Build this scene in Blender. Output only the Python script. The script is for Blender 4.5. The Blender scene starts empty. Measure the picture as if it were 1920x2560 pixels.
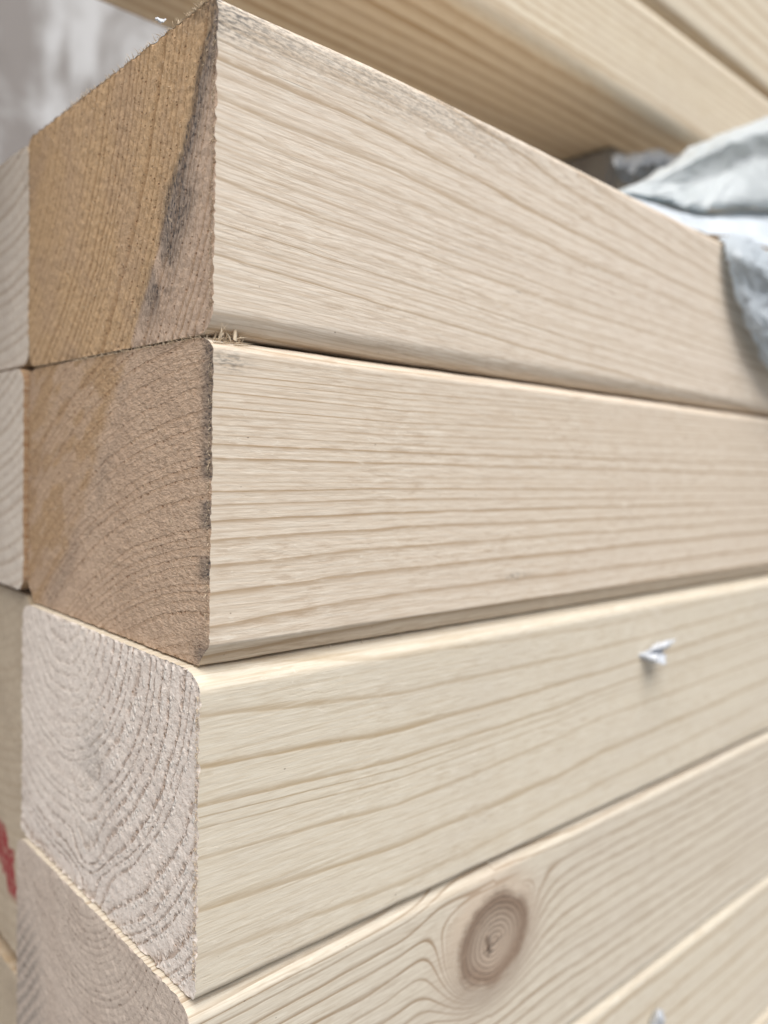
import bpy, math, random
import numpy as np
from mathutils import Matrix, Vector

# ------------------------------------------------------------------ camera, sky, sun
sc = bpy.context.scene
FPX, CX, CY = 2042.95, 960.0, 1280.0          # focal length and centre of the photograph in its pixels

def _unit(p):
    v = np.array([(p[0]-CX)/FPX, -(p[1]-CY)/FPX, -1.0])
    return v/np.linalg.norm(v)
AX = _unit((3185, 1225))                        # direction the timbers run in
AY = _unit((-920, 1110))                        # direction across the stack
AZ = np.cross(AX, AY)
ROT = np.array([AX, AY, AZ])                    # camera axes -> world axes

cam = bpy.data.cameras.new("camera")
cam_ob = bpy.data.objects.new("camera", cam)
sc.collection.objects.link(cam_ob)
cam_ob.matrix_world = Matrix([[*map(float, ROT[i]), 0.0] for i in range(3)] + [[0, 0, 0, 1]])
cam.sensor_fit = 'HORIZONTAL'
cam.sensor_width = 36.0
cam.lens = FPX/1920*36.0
cam.clip_start = 0.005
cam.clip_end = 60.0
cam.dof.use_dof = True
cam.dof.focus_distance = 0.122
cam.dof.aperture_fstop = 17.0
sc.camera = cam_ob

SUN_DIR = Vector((-0.19, -0.40, 0.90)).normalized()   # towards the light
world = bpy.data.worlds.new("World")
sc.world = world
world.use_nodes = True
wn = world.node_tree
wn.nodes.clear()
sky = wn.nodes.new('ShaderNodeTexSky')
sky.sky_type = 'NISHITA'
sky.sun_disc = False
sky.sun_elevation = math.asin(SUN_DIR.z)
sky.sun_rotation = math.atan2(SUN_DIR.x, SUN_DIR.y)
sky.air_density = 1.0
sky.dust_density = 3.0
hs = wn.nodes.new('ShaderNodeHueSaturation')
hs.inputs['Saturation'].default_value = 0.7     # thin overcast: greyer than a clear sky
bg = wn.nodes.new('ShaderNodeBackground')
bg.inputs['Strength'].default_value = 0.085
wo = wn.nodes.new('ShaderNodeOutputWorld')
wn.links.new(sky.outputs[0], hs.inputs['Color'])
wn.links.new(hs.outputs[0], bg.inputs[0])
wn.links.new(bg.outputs[0], wo.inputs[0])

sun = bpy.data.lights.new("sun", 'SUN')
sun.energy = 3.0
sun.angle = math.radians(55)
sun.color = (1.0, 0.97, 0.92)
sun_ob = bpy.data.objects.new("sun", sun)
sc.collection.objects.link(sun_ob)
sun_ob.rotation_euler = SUN_DIR.to_track_quat('Z', 'Y').to_euler()
sun_ob.location = (0, 0, 3)

sc.view_settings.view_transform = 'Standard'
sc.view_settings.look = 'None'
sc.view_settings.exposure = 0.44
sc.view_settings.gamma = 1.0
sc.cycles.max_bounces = 14
sc.cycles.diffuse_bounces = 9

# ------------------------------------------------------------------ helpers
rng = np.random.default_rng(7)
random.seed(7)

def ray(px, py):
    return ROT @ np.array([(px-CX)/FPX, -(py-CY)/FPX, -1.0])
def on_y(px, py, y):
    d = ray(px, py); return d*(y/d[1])
def on_x(px, py, x):
    d = ray(px, py); return d*(x/d[0])

def _hash(ix, iy, seed):
    h = (ix.astype(np.int64)*374761393 + iy.astype(np.int64)*668265263 + seed*974634777) & 0xffffffff
    h = ((h ^ (h >> 13))*1274126177) & 0xffffffff
    h = (h ^ (h >> 16)) & 0xffffffff
    return h/4294967295.0
def noise2(x, y, seed=0):
    x = np.asarray(x, float); y = np.asarray(y, float)
    x, y = np.broadcast_arrays(x, y)
    ix = np.floor(x); iy = np.floor(y)
    fx = x-ix; fy = y-iy
    fx = fx*fx*(3-2*fx); fy = fy*fy*(3-2*fy)
    a = _hash(ix, iy, seed); b = _hash(ix+1, iy, seed)
    c = _hash(ix, iy+1, seed); d = _hash(ix+1, iy+1, seed)
    return (a*(1-fx)+b*fx)*(1-fy)+(c*(1-fx)+d*fx)*fy*1.0
def fbm(x, y, seed=0, octv=4):
    s = 0; a = 0.5; t = 0
    for o in range(octv):
        s = s+a*noise2(np.asarray(x)*2**o, np.asarray(y)*2**o, seed+o*17); t += a; a *= 0.5
    return s/t
def sstep(a, b, x):
    t = np.clip((x-a)/(b-a), 0, 1); return t*t*(3-2*t)

def mesh_from(name, verts, quads, attrs=None, smooth=True):
    verts = np.asarray(verts, np.float32); quads = np.asarray(quads, np.int32)
    k = quads.shape[1]
    me = bpy.data.meshes.new(name)
    me.vertices.add(len(verts)); me.vertices.foreach_set('co', verts.ravel())
    me.loops.add(quads.size); me.loops.foreach_set('vertex_index', quads.ravel())
    me.polygons.add(len(quads))
    me.polygons.foreach_set('loop_start', np.arange(0, quads.size, k, dtype=np.int32))
    try:
        me.polygons.foreach_set('loop_total', np.full(len(quads), k, np.int32))
    except Exception:
        pass
    me.update(calc_edges=True)
    me.polygons.foreach_set('use_smooth', np.full(len(quads), smooth, bool))
    for n, v in (attrs or {}).items():
        a = me.attributes.new(n, 'FLOAT', 'POINT')
        a.data.foreach_set('value', np.asarray(v, np.float32).ravel())
    me.validate()
    return me

def link(name, me, mat=None, parent=None, loc=None):
    ob = bpy.data.objects.new(name, me)
    sc.collection.objects.link(ob)
    if mat is not None and me is not None:
        me.materials.append(mat)
    if parent is not None:
        ob.parent = parent
    if loc is not None:
        ob.location = loc
    return ob

def tag(ob, label, cat, group=None, kind=None):
    ob['label'] = label
    if cat: ob['category'] = cat
    if group: ob['group'] = group
    if kind: ob['kind'] = kind
    return ob

def grid_quads(na, nb, off=0):
    i = np.arange(na-1)[:, None]; j = np.arange(nb-1)[None, :]
    a = i*nb+j
    return (np.stack([a, a+1, a+nb+1, a+nb], -1).reshape(-1, 4)+off)

# ------------------------------------------------------------------ node helper
class NT:
    def __init__(self, name):
        self.m = bpy.data.materials.new(name); self.m.use_nodes = True
        self.t = self.m.node_tree; self.t.nodes.clear()
        self.out = self.n('ShaderNodeOutputMaterial'); self.b = self.n('ShaderNodeBsdfPrincipled')
        self.l(self.b.outputs[0], self.out.inputs[0])
    def n(self, k): return self.t.nodes.new(k)
    def l(self, a, b): self.t.links.new(a, b)
    def put(self, sock, v):
        if hasattr(v, 'links'): self.l(v, sock)
        else: sock.default_value = v
    def math(self, op, a, b=0.0, c=None, clamp=False):
        n = self.n('ShaderNodeMath'); n.operation = op; n.use_clamp = clamp
        self.put(n.inputs[0], a); self.put(n.inputs[1], b)
        if c is not None: self.put(n.inputs[2], c)
        return n.outputs[0]
    def attr(self, name):
        n = self.n('ShaderNodeAttribute'); n.attribute_type = 'GEOMETRY'; n.attribute_name = name
        return n.outputs['Fac']
    def ss(self, x, a, b, lo=0.0, hi=1.0):
        n = self.n('ShaderNodeMapRange'); n.interpolation_type = 'SMOOTHSTEP'
        self.put(n.inputs[0], x); n.inputs[1].default_value = a; n.inputs[2].default_value = b
        n.inputs[3].default_value = lo; n.inputs[4].default_value = hi
        return n.outputs[0]
    def mix(self, f, a, b, mode='MIX'):
        n = self.n('ShaderNodeMix'); n.data_type = 'RGBA'; n.blend_type = mode
        self.put(n.inputs[0], f)
        self.put(n.inputs[6], a if hasattr(a, 'links') else (*a, 1.0))
        self.put(n.inputs[7], b if hasattr(b, 'links') else (*b, 1.0))
        return n.outputs[2]
    def coord(self, scale, off=(0, 0, 0)):
        if not hasattr(self, '_tc'): self._tc = self.n('ShaderNodeTexCoord')
        n = self.n('ShaderNodeMapping'); n.inputs['Scale'].default_value = scale
        n.inputs['Location'].default_value = off
        self.l(self._tc.outputs['Object'], n.inputs[0]); return n.outputs[0]
    def noise(self, vec, scale=1.0, detail=3.0, rough=0.55, dist=0.0):
        n = self.n('ShaderNodeTexNoise'); n.inputs['Scale'].default_value = scale
        n.inputs['Detail'].default_value = detail; n.inputs['Roughness'].default_value = rough
        n.inputs['Distortion'].default_value = dist
        self.l(vec, n.inputs['Vector']); return n.outputs[0]
    def voro(self, vec, scale=1.0, rnd=1.0):
        n = self.n('ShaderNodeTexVoronoi'); n.inputs['Scale'].default_value = scale
        n.inputs['Randomness'].default_value = rnd
        self.l(vec, n.inputs['Vector']); return n
    def white(self, w):
        n = self.n('ShaderNodeTexWhiteNoise'); n.noise_dimensions = '1D'; self.l(w, n.inputs['W'])
        return n.outputs['Value']
    def bump(self, h, dist, strength=1.0, prev=None):
        n = self.n('ShaderNodeBump'); n.inputs['Distance'].default_value = dist
        n.inputs['Strength'].default_value = strength
        self.l(h, n.inputs['Height'])
        if prev is not None: self.l(prev, n.inputs['Normal'])
        return n.outputs[0]

def rings(T, seed, start=0.45, contrast=(0.55, 1.0), warp=0.0, wscale=(60, 900, 900)):
    R = T.attr('ring')
    if warp:
        w = T.noise(T.coord(wscale, (seed*3.1, seed, 0)), 1.0, 2.0)
        R = T.math('ADD', R, T.math('MULTIPLY', T.math('SUBTRACT', w, 0.5), warp))
    f = T.math('FRACT', R)
    idx = T.math('ADD', T.math('FLOOR', R), seed*13.7)
    rnd = T.white(idx)
    rise = T.ss(f, start, 0.93)
    rise = T.math('POWER', rise, 1.6)
    fall = T.ss(f, 0.955, 1.0, 1.0, 0.0)
    L = T.math('MULTIPLY', rise, fall)
    amp = T.ss(rnd, 0.0, 1.0, *contrast)
    return T.math('MULTIPLY', L, amp), f

GREY = (0.055, 0.062, 0.070)

def wood_side(name, early, late, seed, contrast=(0.5, 1.0), tear=1.0, warm=0.0, start=0.45, warp=0.10, knot=False, relief=0.00005, sub=0.0, mott=0.30, strk_a=0.34):
    T = NT(name)
    L, f = rings(T, seed, start, contrast, warp)
    fine = T.noise(T.coord((170, 3000, 3000), (seed, 0, 0)), 1.0, 4.0, 0.6)
    tearn = T.noise(T.coord((520, 1500, 1500), (0, seed, 0)), 1.0, 4.0, 0.62, 0.6)
    dash = T.noise(T.coord((210, 1450, 1450), (seed, seed, 0)), 1.0, 3.5, 0.6, 0.25)
    blot = T.noise(T.coord((22, 70, 70), (0, 0, seed)), 1.0, 3.0)
    patch = T.ss(T.noise(T.coord((40, 110, 110), (seed*2, 0, seed)), 1.0, 2.0), 0.42, 0.66)
    if sub:
        f2 = T.math('FRACT', T.math('ADD', T.math('MULTIPLY', T.attr('ring'), 3.0), T.math('MULTIPLY', T.noise(T.coord((18, 500, 500), (seed, 2, 1)), 1.0, 2.0), 1.6)))
        L2 = T.math('MULTIPLY', T.math('MULTIPLY', T.ss(f2, 0.62, 0.93), T.ss(f2, 1.0, 0.96)), sub)
        L = T.math('MAXIMUM', L, L2)
    col = T.mix(L, early, late)
    col = T.mix(T.math('MULTIPLY', T.ss(fine, 0.35, 0.75), 0.30), col, (late[0]*1.25, late[1]*1.2, late[2]*1.2))
    col = T.mix(T.math('MULTIPLY', T.ss(fine, 0.52, 0.30), 0.25), col, (0.82, 0.74, 0.63))
    col = T.mix(T.math('MULTIPLY', T.ss(blot, 0.40, 0.70), mott), col, (early[0]*0.86, early[1]*0.84, early[2]*0.86))
    strk = T.noise(T.coord((26, 2300, 2300), (seed*2, 0, seed)), 1.0, 2.5, 0.6)
    col = T.mix(T.math('MULTIPLY', T.ss(strk, 0.52, 0.32), strk_a), col, late)
    dm = T.math('MULTIPLY', T.math('ADD', T.math('MULTIPLY', patch, 0.6), 0.4), tear*0.50)
    col = T.mix(T.math('MULTIPLY', T.ss(dash, 0.50, 0.32), dm), col, (late[0]*0.95, late[1]*0.92, late[2]*0.92))
    col = T.mix(T.math('MULTIPLY', T.ss(dash, 0.54, 0.70), dm), col, (0.86, 0.79, 0.68))
    # pale torn flecks where the planer lifted the soft early wood
    fleck = T.math('MULTIPLY', T.math('MULTIPLY', T.ss(tearn, 0.60, 0.70), T.ss(L, 0.5, 0.1)), patch)
    col = T.mix(T.math('MULTIPLY', fleck, 0.6), col, (0.84, 0.77, 0.66))
    # tiny dark specks
    sp = T.voro(T.coord((420, 900, 900), (seed, seed, 0)), 1.0)
    speck = T.math('MULTIPLY', T.ss(sp.outputs['Distance'], 0.10, 0.05), T.math('GREATER_THAN', T.math('FRACT', T.math('MULTIPLY', sp.outputs['Color'], 7.0)), 0.93))
    col = T.mix(T.math('MULTIPLY', speck, 0.75), col, (0.10, 0.06, 0.04))
    st = T.attr('stain')
    sn = T.noise(T.coord((700, 2600, 2600), (1, 2, seed)), 1.0, 3.0, 0.65)
    stm = T.math('MULTIPLY', st, T.ss(sn, 0.40, 0.62))
    col = T.mix(T.math('MULTIPLY', stm, 0.85), col, GREY)
    if knot:
        kd = T.attr('kd'); ka = T.attr('ka')
        kn = T.noise(T.coord((500, 900, 500), (2, 3, 1)), 1.0, 4.0, 0.6)
        kl = T.noise(T.coord((130, 200, 130), (5, 3, 1)), 1.0, 2.0, 0.5)
        kdw = T.math('ADD', T.math('ADD', kd, T.math('MULTIPLY', T.math('SUBTRACT', kn, 0.5), 0.18)), T.math('MULTIPLY', T.math('SUBTRACT', kl, 0.5), 0.30))
        rg = T.math('FRACT', T.math('MULTIPLY', T.math('ADD', T.math('MULTIPLY', kd, 0.75), T.math('MULTIPLY', kdw, 0.25)), 9.0))
        rl = T.math('MULTIPLY', T.ss(rg, 0.35, 0.92), T.ss(rg, 1.0, 0.94))
        kc = T.mix(T.ss(kdw, 0.40, 0.85), (0.45, 0.355, 0.275), (0.27, 0.19, 0.135))
        kc = T.mix(T.math('MULTIPLY', rl, 0.45), kc, (0.16, 0.11, 0.078))
        kc = T.mix(T.math('MULTIPLY', T.ss(kn, 0.55, 0.75), 0.35), kc, (0.46, 0.35, 0.26))
        kc = T.mix(ka, kc, (0.085, 0.045, 0.022))
        halo = T.ss(kdw, 1.9, 0.95)
        col = T.mix(T.math('MULTIPLY', T.math('MULTIPLY', L, T.ss(kd, 3.2, 1.2)), 0.6), col, (0.30, 0.20, 0.12))
        col = T.mix(T.math('MULTIPLY', halo, 0.55), col, (0.48, 0.375, 0.29))
        inside = T.ss(kdw, 1.10, 0.80)
        col = T.mix(inside, col, kc)
        L = T.math('MULTIPLY', L, T.math('SUBTRACT', 1.0, inside))
    T.l(col, T.b.inputs['Base Color'])
    T.b.inputs['Roughness'].default_value = 0.72
    T.b.inputs['Specular IOR Level'].default_value = 0.22
    T.b.inputs['Sheen Weight'].default_value = 0.06
    soft = T.math('SUBTRACT', 1.0, L)
    tearm = T.math('MULTIPLY', T.math('MULTIPLY', tearn, soft), T.math('ADD', T.math('MULTIPLY', patch, 0.75), 0.25))
    b = T.bump(L, relief)
    b = T.bump(fine, 0.00004, 0.8, b)
    b = T.bump(T.math('MULTIPLY', dash, soft), 0.00010*tear, 0.85, b)
    b = T.bump(tearm, 0.00008*tear, 0.85, b)
    if knot:
        b = T.bump(T.math('MULTIPLY', T.math('SUBTRACT', 1.0, rl), inside), 0.00012, 1.0, b)
        b = T.bump(T.math('SUBTRACT', 1.0, ka), 0.0006, 1.0, b)
    T.l(b, T.b.inputs['Normal'])
    return T.m

def wood_end(name, early, late, heart, seed, contrast=(0.4, 1.0), rough=1.0, pits=0.6, allpit=0.0, start=0.25, pitcol=(0.17, 0.075, 0.03), pale=(0.72, 0.60, 0.46), fsc=(1900, 1500, 2600), jag=0.18, vthr=0.36, ridge=0.0001, fade=0.0, fleck=0.0):
    T = NT(name)
    L, f = rings(T, seed, start, contrast, jag, (900, 620, 620))
    h = T.attr('heart')
    if fleck: L = T.math('MULTIPLY', L, T.ss(T.noise(T.coord((800, 620, 620), (3, seed, 2)), 1.0, 2.0, 0.6), 0.40, 0.58, 0.22, 1.0))
    if fade: L = T.math('MULTIPLY', L, T.math('SUBTRACT', 1.0, T.math('MULTIPLY', h, fade)))
    base = T.mix(h, early, heart)
    lat = T.mix(h, late, (heart[0]*0.62, heart[1]*0.55, heart[2]*0.48))
    col = T.mix(L, base, lat)
    med = T.noise(T.coord((900, 900, 900), (seed, 0, 1)), 1.0, 3.0, 0.6)
    fib = T.noise(T.coord(fsc, (0, seed, 1)), 1.0, 3.0, 0.65)
    blot = T.noise(T.coord((90, 90, 90), (0, 2, seed)), 1.0, 3.0)
    col = T.mix(T.math('MULTIPLY', T.ss(fib, 0.50, 0.34), 0.55), col, lat)
    col = T.mix(T.math('MULTIPLY', T.ss(fib, 0.58, 0.74), 0.55), col, pale)
    col = T.mix(T.math('MULTIPLY', T.ss(blot, 0.42, 0.68), 0.30), col, (early[0]*0.72, early[1]*0.68, early[2]*0.66))
    v = T.voro(T.coord((1400, 900, 1250), (seed, 1, 0)), 1.0)
    pit = T.math('MULTIPLY', T.ss(v.outputs['Distance'], vthr, 0.14), T.ss(T.math('ADD', T.math('ADD', L, allpit), T.math('MULTIPLY', med, 0.5)), 0.42, 0.72))
    pit = T.math('MULTIPLY', pit, T.math('GREATER_THAN', T.math('FRACT', T.math('MULTIPLY', v.outputs['Color'], 5.0)), 0.25))
    col = T.mix(T.math('MULTIPLY', pit, pits), col, pitcol)
    if fleck:
        v2 = T.voro(T.coord((1200, 1000, 900), (seed, 4, 1)), 1.0)
        fl = T.math('MULTIPLY', T.math('MULTIPLY', T.ss(f, 0.0, 0.06), T.ss(f, 0.40, 0.16)), T.ss(v2.outputs['Distance'], 0.48, 0.22))
        fl = T.math('MULTIPLY', fl, T.math('SUBTRACT', 1.0, T.math('MULTIPLY', h, 0.7)))
        col = T.mix(T.math('MULTIPLY', fl, fleck), col, (0.90, 0.86, 0.80))
    st = T.attr('stain')
    stm = T.math('MULTIPLY', st, T.ss(fib, 0.22, 0.60, 1.15, 0.5))
    col = T.mix(T.math('MULTIPLY', stm, 0.92, clamp=True), col, GREY)
    ink = T.math('MULTIPLY', T.attr('ink'), T.ss(T.noise(T.coord((700, 420, 700), (0, 1, seed)), 1.0, 4.0, 0.65), 0.36, 0.52, 0.6, 1.0))
    col = T.mix(ink, col, (0.36, 0.055, 0.06))
    T.l(col, T.b.inputs['Base Color'])
    T.b.inputs['Roughness'].default_value = 0.85
    T.b.inputs['Specular IOR Level'].default_value = 0.12
    b = T.bump(med, 0.00022*rough, 0.8)
    b = T.bump(fib, 0.00014*rough, 0.9, b)
    b = T.bump(T.math('SUBTRACT', 1.0, pit), 0.00018*rough, 0.7, b)
    b = T.bump(T.math('SUBTRACT', 1.0, L), ridge*rough, 0.8, b)
    if fleck: b = T.bump(fl, 0.00015, 1.0, b)
    T.l(b, T.b.inputs['Normal'])
    return T.m

# ------------------------------------------------------------------ timber builder
YF = 0.1006                       # plane of the long faces
WID = 0.0715                      # width of a timber across the stack

def lines_world(stations, y=YF):
    """stations: list of (photo x, [photo y of each growth line]) -> per line (xs, zs)"""
    n = len(stations[0][1]); out = []
    for i in range(n):
        p = [on_y(sx, ys[i], y) for sx, ys in stations]
        out.append((np.array([q[0] for q in p]), np.array([q[2] for q in p])))
    return out

def line_z(ln, x):
    xs, zs = ln
    z = np.interp(x, xs, zs)
    if len(xs) > 1:
        s1 = (zs[-1]-zs[-2])/(xs[-1]-xs[-2]); s0 = (zs[1]-zs[0])/(xs[1]-xs[0])
        z = np.where(x > xs[-1], zs[-1]+0.7*s1*np.minimum(x-xs[-1], 0.1), z)
        z = np.where(x < xs[0], zs[0]+s0*(x-xs[0]), z)
    return z

def interp_ext(v, knots, vals, min_sp):
    """monotone interpolation with linear continuation (knots ascending)"""
    r = np.interp(v, knots, vals)
    d = (vals[-1]-vals[0])/abs(vals[-1]-vals[0]) if vals[-1] != vals[0] else 1
    sp0 = max(knots[1]-knots[0], min_sp); sp1 = max(knots[-1]-knots[-2], min_sp)
    r = np.where(v < knots[0], vals[0]-d*(knots[0]-v)/sp0, r)
    r = np.where(v > knots[-1], vals[-1]+d*(v-knots[-1])/sp1, r)
    return r

class RingModel:
    """growth rings of one timber, the same on its long face and on its cut end"""
    def __init__(self, x0, y0, z0, H, lines=None, center=(0.05, 0.05), up=False, spacing=0.003, seed=1, wob=0.25, warp=None, slope=0.0):
        self.x0, self.y0, self.z0, self.H = x0, y0, z0, H
        self.c = center; self.seed = seed; self.wob = wob; self.warp = warp; self.up = up
        if lines is None:
            zs = []; z = H*1.02
            while z > -0.002:
                zs.append(z0+z); z -= spacing*(0.75+0.5*rng.random())
            lines = [(np.array([x0, x0+0.2]), np.array([a, a+slope*0.2])) for a in zs]
            if up: lines = lines[::-1]
            lines = [l for l in lines]
        self.lines = lines
    def side(self, x, zext):
        X = x+self.x0; Z = zext+self.z0
        if self.warp is not None: Z = self.warp(X, Z)
        n = len(self.lines)
        shp = np.broadcast(X, Z).shape
        X = np.broadcast_to(X, shp); Z = np.broadcast_to(Z, shp)
        zz = [line_z(l, X) for l in self.lines]              # in ring order
        order = range(n)
        R = np.zeros(shp)
        # piecewise linear between neighbouring lines
        desc = zz[0].mean() > zz[-1].mean()
        s = -1.0 if desc else 1.0
        msp = 0.0012
        sp0 = np.maximum(s*(zz[1]-zz[0]), msp); sp1 = np.maximum(s*(zz[-1]-zz[-2]), msp)
        R = np.where(s*Z < s*zz[0], s*(Z-zz[0])/sp0, R)
        for i in range(n-1):
            gap = np.maximum(s*(zz[i+1]-zz[i]), 1e-5)
            m = (s*Z >= s*zz[i]) & (s*Z < s*zz[i+1])
            R = np.where(m, i+s*(Z-zz[i])/gap, R)
        R = np.where(s*Z >= s*zz[-1], n-1+s*(Z-zz[-1])/sp1, R)
        R = R+self.wob*(fbm(X*55+self.seed, Z*420, self.seed, 3)-0.5)
        return R
    def end(self, y, z):
        cy, cz = self.c
        zc = np.array([line_z(l, np.array([self.x0]))[0]-self.z0 for l in self.lines])
        rk = np.hypot(cy, zc-cz)
        o = np.argsort(rk); rk = rk[o]; vals = np.arange(len(zc))[o].astype(float)
        rho = np.hypot(y-cy, z-cz)
        rho = rho+0.0006*(fbm(y*160, z*160, self.seed+5, 3)-0.5)
        R = interp_ext(rho, rk, vals, 0.0012)
        return R+self.wob*(fbm(np.full_like(z, self.x0*55+self.seed), (z+self.z0)*420, self.seed, 3)-0.5)*np.exp(-y/0.004)

def endfn(y, z, rm, sp):
    cy, cz = rm.c
    rho = np.hypot(y-cy, z-cz)
    sgn = 1.0
    R = rho/sp
    R = R+0.9*(noise2(rho*260, 0*rho+0.5, rm.seed+61)-0.5)*2+0.5*(fbm(y*130, z*130, rm.seed+5, 3)-0.5)
    if hasattr(rm, 'post'): R = R+rm.post(y, z)
    return R

def build_timber(name, x0, z0, H, side_mat, end_mat, rm, length=0.62, y0=YF, W=WID, bot=(0.0032, 0.0032), top=None, flat=False,
                 dz=0.00028, dy=0.00028, dx=0.0003, rag=0.00016, endrough=0.00012, endspace=None, bow=None, tilt=0.0,
                 stain_side=None, stain_end=None, heart=None, ink=None, knot=None, seed=1):
    # rows up the near side, corners by angle
    a = np.linspace(0, math.pi/2, 13)
    top = bot if top is None else top
    r, rzb = bot; rt, rzt = top                     # (inset across, height) of the eased edges
    zb = rzb-rzb*np.cos(a); ybn = r-r*np.sin(a)
    if flat:
        t = np.linspace(0, 1, 13); zb = rzb*t; ybn = r*(1-t)
    zt_ = rzt-rzt*np.cos(a); ytn = rt-rt*np.sin(a)
    nmid = max(4, int((H-rzb-rzt)/dz))
    zm = np.linspace(rzb, H-rzt, nmid+1)[1:-1]
    zj = np.concatenate([zb, zm, H-zt_[::-1]])
    yin = np.concatenate([ybn, np.zeros(len(zm)), ytn[::-1]])       # inset of the eased edges
    nt = max(6, int((W-2*r)/dy))
    tk = np.linspace(0, 1, nt+1)
    xs = [0.0]; step = dx
    while xs[-1] < length:
        xs.append(xs[-1]+step)
        step = min(step*(1.006 if xs[-1] < 0.22 else 1.15), 0.03)
    xs = np.array(xs); xs[-1] = length

    def xdisp(y, z):
        edge = np.minimum(np.minimum(y, W-y), np.minimum(z, H-z))
        d = endrough*(fbm(y*900, z*900, seed+3, 3)-0.5)*2
        d = d+rag*(noise2(y*1500+3, z*1700, seed+9)-0.35)*np.exp(-edge/0.0005)
        return d+tilt*(y)
    def surf(y, z, ny, nz, x):
        X = x[:, None]+xdisp(y, z)[None, :]*np.exp(-x/0.0012)[:, None]*1.0
        low = 0.00018*(fbm(x[:, None]*30+seed, (z*25+y*9)[None, :], seed, 2)-0.5)*sstep(0.002, 0.03, x)[:, None]
        ez = np.exp(-np.minimum(z, H-z)/0.0025)[None, :]
        low = low+0.00022*ez*(fbm(x[:, None]*170+seed, (z*300+y*100)[None, :], seed+2, 3)-0.5)*sstep(0.001, 0.006, x)[:, None]
        Y = y[None, :]+ny[None, :]*low; Z = z[None, :]+nz[None, :]*low
        if bow is not None: Z = Z+bow(x)[:, None]*np.clip((z-0.5*H)/(0.5*H), 0, 1)[None, :]
        return np.stack([X, Y+0*X, Z+0*X], -1)

    # near strip: a little of the underside, the near face, a little of the top
    kk = max(2, int(0.008/((W-2*r)/nt)))
    yb_ = (r+tk*(W-2*r))[1:kk+1]; yt_ = (rt+tk*(W-2*rt))[1:kk+1]
    y_s = np.concatenate([yb_[::-1], yin, yt_]); z_s = np.concatenate([np.zeros(kk), zj, np.full(kk, H)])
    ny_s = np.concatenate([np.zeros(kk), -(1-yin/np.where(zj > H/2, rt, r)), np.zeros(kk)])
    nz_s = np.concatenate([-np.ones(kk), np.where(zj < rzb, -(rzb-zj)/rzb, np.where(zj > H-rzt, (zj-(H-rzt))/rzt, 0)), np.ones(kk)])
    P = surf(y_s, z_s, ny_s, nz_s, xs)
    zext = np.concatenate([-(yb_[::-1]-r)*0.6, zj, H+(yt_-rt)*0.6])
    Rn = rm.side(xs[:, None]*np.ones_like(zext)[None, :], zext[None, :]*np.ones_like(xs)[:, None])
    nS = len(y_s); nX = len(xs)
    q = grid_quads(nX, nS)
    stn = np.zeros((nX, nS)) if stain_side is None else stain_side(xs[:, None]+x0, z_s[None, :]+z0, y_s[None, :])
    V = [P.reshape(-1, 3)]; Q = [q]; RR = [Rn.ravel()]; SS = [np.broadcast_to(stn, (nX, nS)).ravel()]
    # the rest: top, far side, underside, coarse along the length
    xc = np.unique(np.concatenate([[0, 0.002, 0.01], np.linspace(0.03, length, 14)]))
    yt = (rt+tk*(W-2*rt)); ybt = (r+tk*(W-2*r))
    y_r = np.concatenate([yt[kk:], (W-yin[::-1])[1:-1], ybt[::-1][:nt+1-kk]])
    z_r = np.concatenate([np.full(nt+1-kk, H), zj[::-1][1:-1], np.zeros(nt+1-kk)])
    P2 = surf(y_r, z_r, np.zeros(len(y_r)), np.zeros(len(y_r)), xc)
    off = len(V[0])
    V.append(P2.reshape(-1, 3)); Q.append(grid_quads(len(xc), len(y_r), off))
    R2 = np.broadcast_to(rm.end(y_r, z_r)[None, :], (len(xc), len(y_r)))
    R2 = R2+3*(fbm(xc[:, None]*20, y_r[None, :]*60, seed+31, 2)-0.5)
    RR.append(R2.ravel()); SS.append(np.zeros(R2.size))
    # far end, plain
    off2 = off+len(V[1])
    V = np.concatenate(V); Q = np.concatenate(Q); RR = np.concatenate(RR); SS = np.concatenate(SS)
    fe = np.array([[length, r, 0], [length, W-r, 0], [length, W, rzb], [length, W, H-rzt], [length, W-rt, H], [length, rt, H], [length, 0, H-rzt], [length, 0, rzb]])
    fq = np.array([[0, 1, 2, 3], [0, 3, 4, 7], [4, 5, 6, 7]])+off2
    V = np.concatenate([V, fe]); Q = np.concatenate([Q, fq]); RR = np.concatenate([RR, np.zeros(8)]); SS = np.concatenate([SS, np.zeros(8)])
    at = dict(ring=RR, stain=SS)
    kid = None
    if knot is not None:
        kd = np.full(len(V), 9.0); ka = np.zeros(len(V))
        m = V[:off]
        kd[:off] = knot['kd'](m[:, 0]+x0, m[:, 2]+z0)+np.where(m[:, 1] > r*1.5, 3.0, 0)
        ka[:off] = knot['crack'](m[:, 0]+x0, m[:, 2]+z0)
        dome = 0.0006*np.exp(-np.maximum(kd-0.8, 0)**2*6)
        V[:off, 1] -= dome[:off]*(kd[:off] < 2.5)
        at['kd'] = kd; at['ka'] = ka
        fc = kd[Q].mean(1) < 1.06
        kq = Q[fc]; Q = Q[~fc]
        used, inv = np.unique(kq, return_inverse=True)
        kid = mesh_from('knot', V[used], inv.reshape(-1, 4), {k: v[used] for k, v in at.items()})
    ob = link(name, mesh_from(name, V, Q, at), side_mat, None, (x0, y0, z0))
    if kid is not None:
        link('knot', kid, side_mat, ob)
    # cut end
    yl = yin; yr = W-yin
    Yc = yl[:, None]+tk[None, :]*(yr-yl)[:, None]; Zc = zj[:, None]*np.ones_like(tk)[None, :]
    yf = Yc.ravel(); zf = Zc.ravel()
    Xc = xdisp(yf, zf)
    Re = rm.end(yf, zf)
    if endspace: Re = endfn(yf, zf, rm, endspace)
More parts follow.
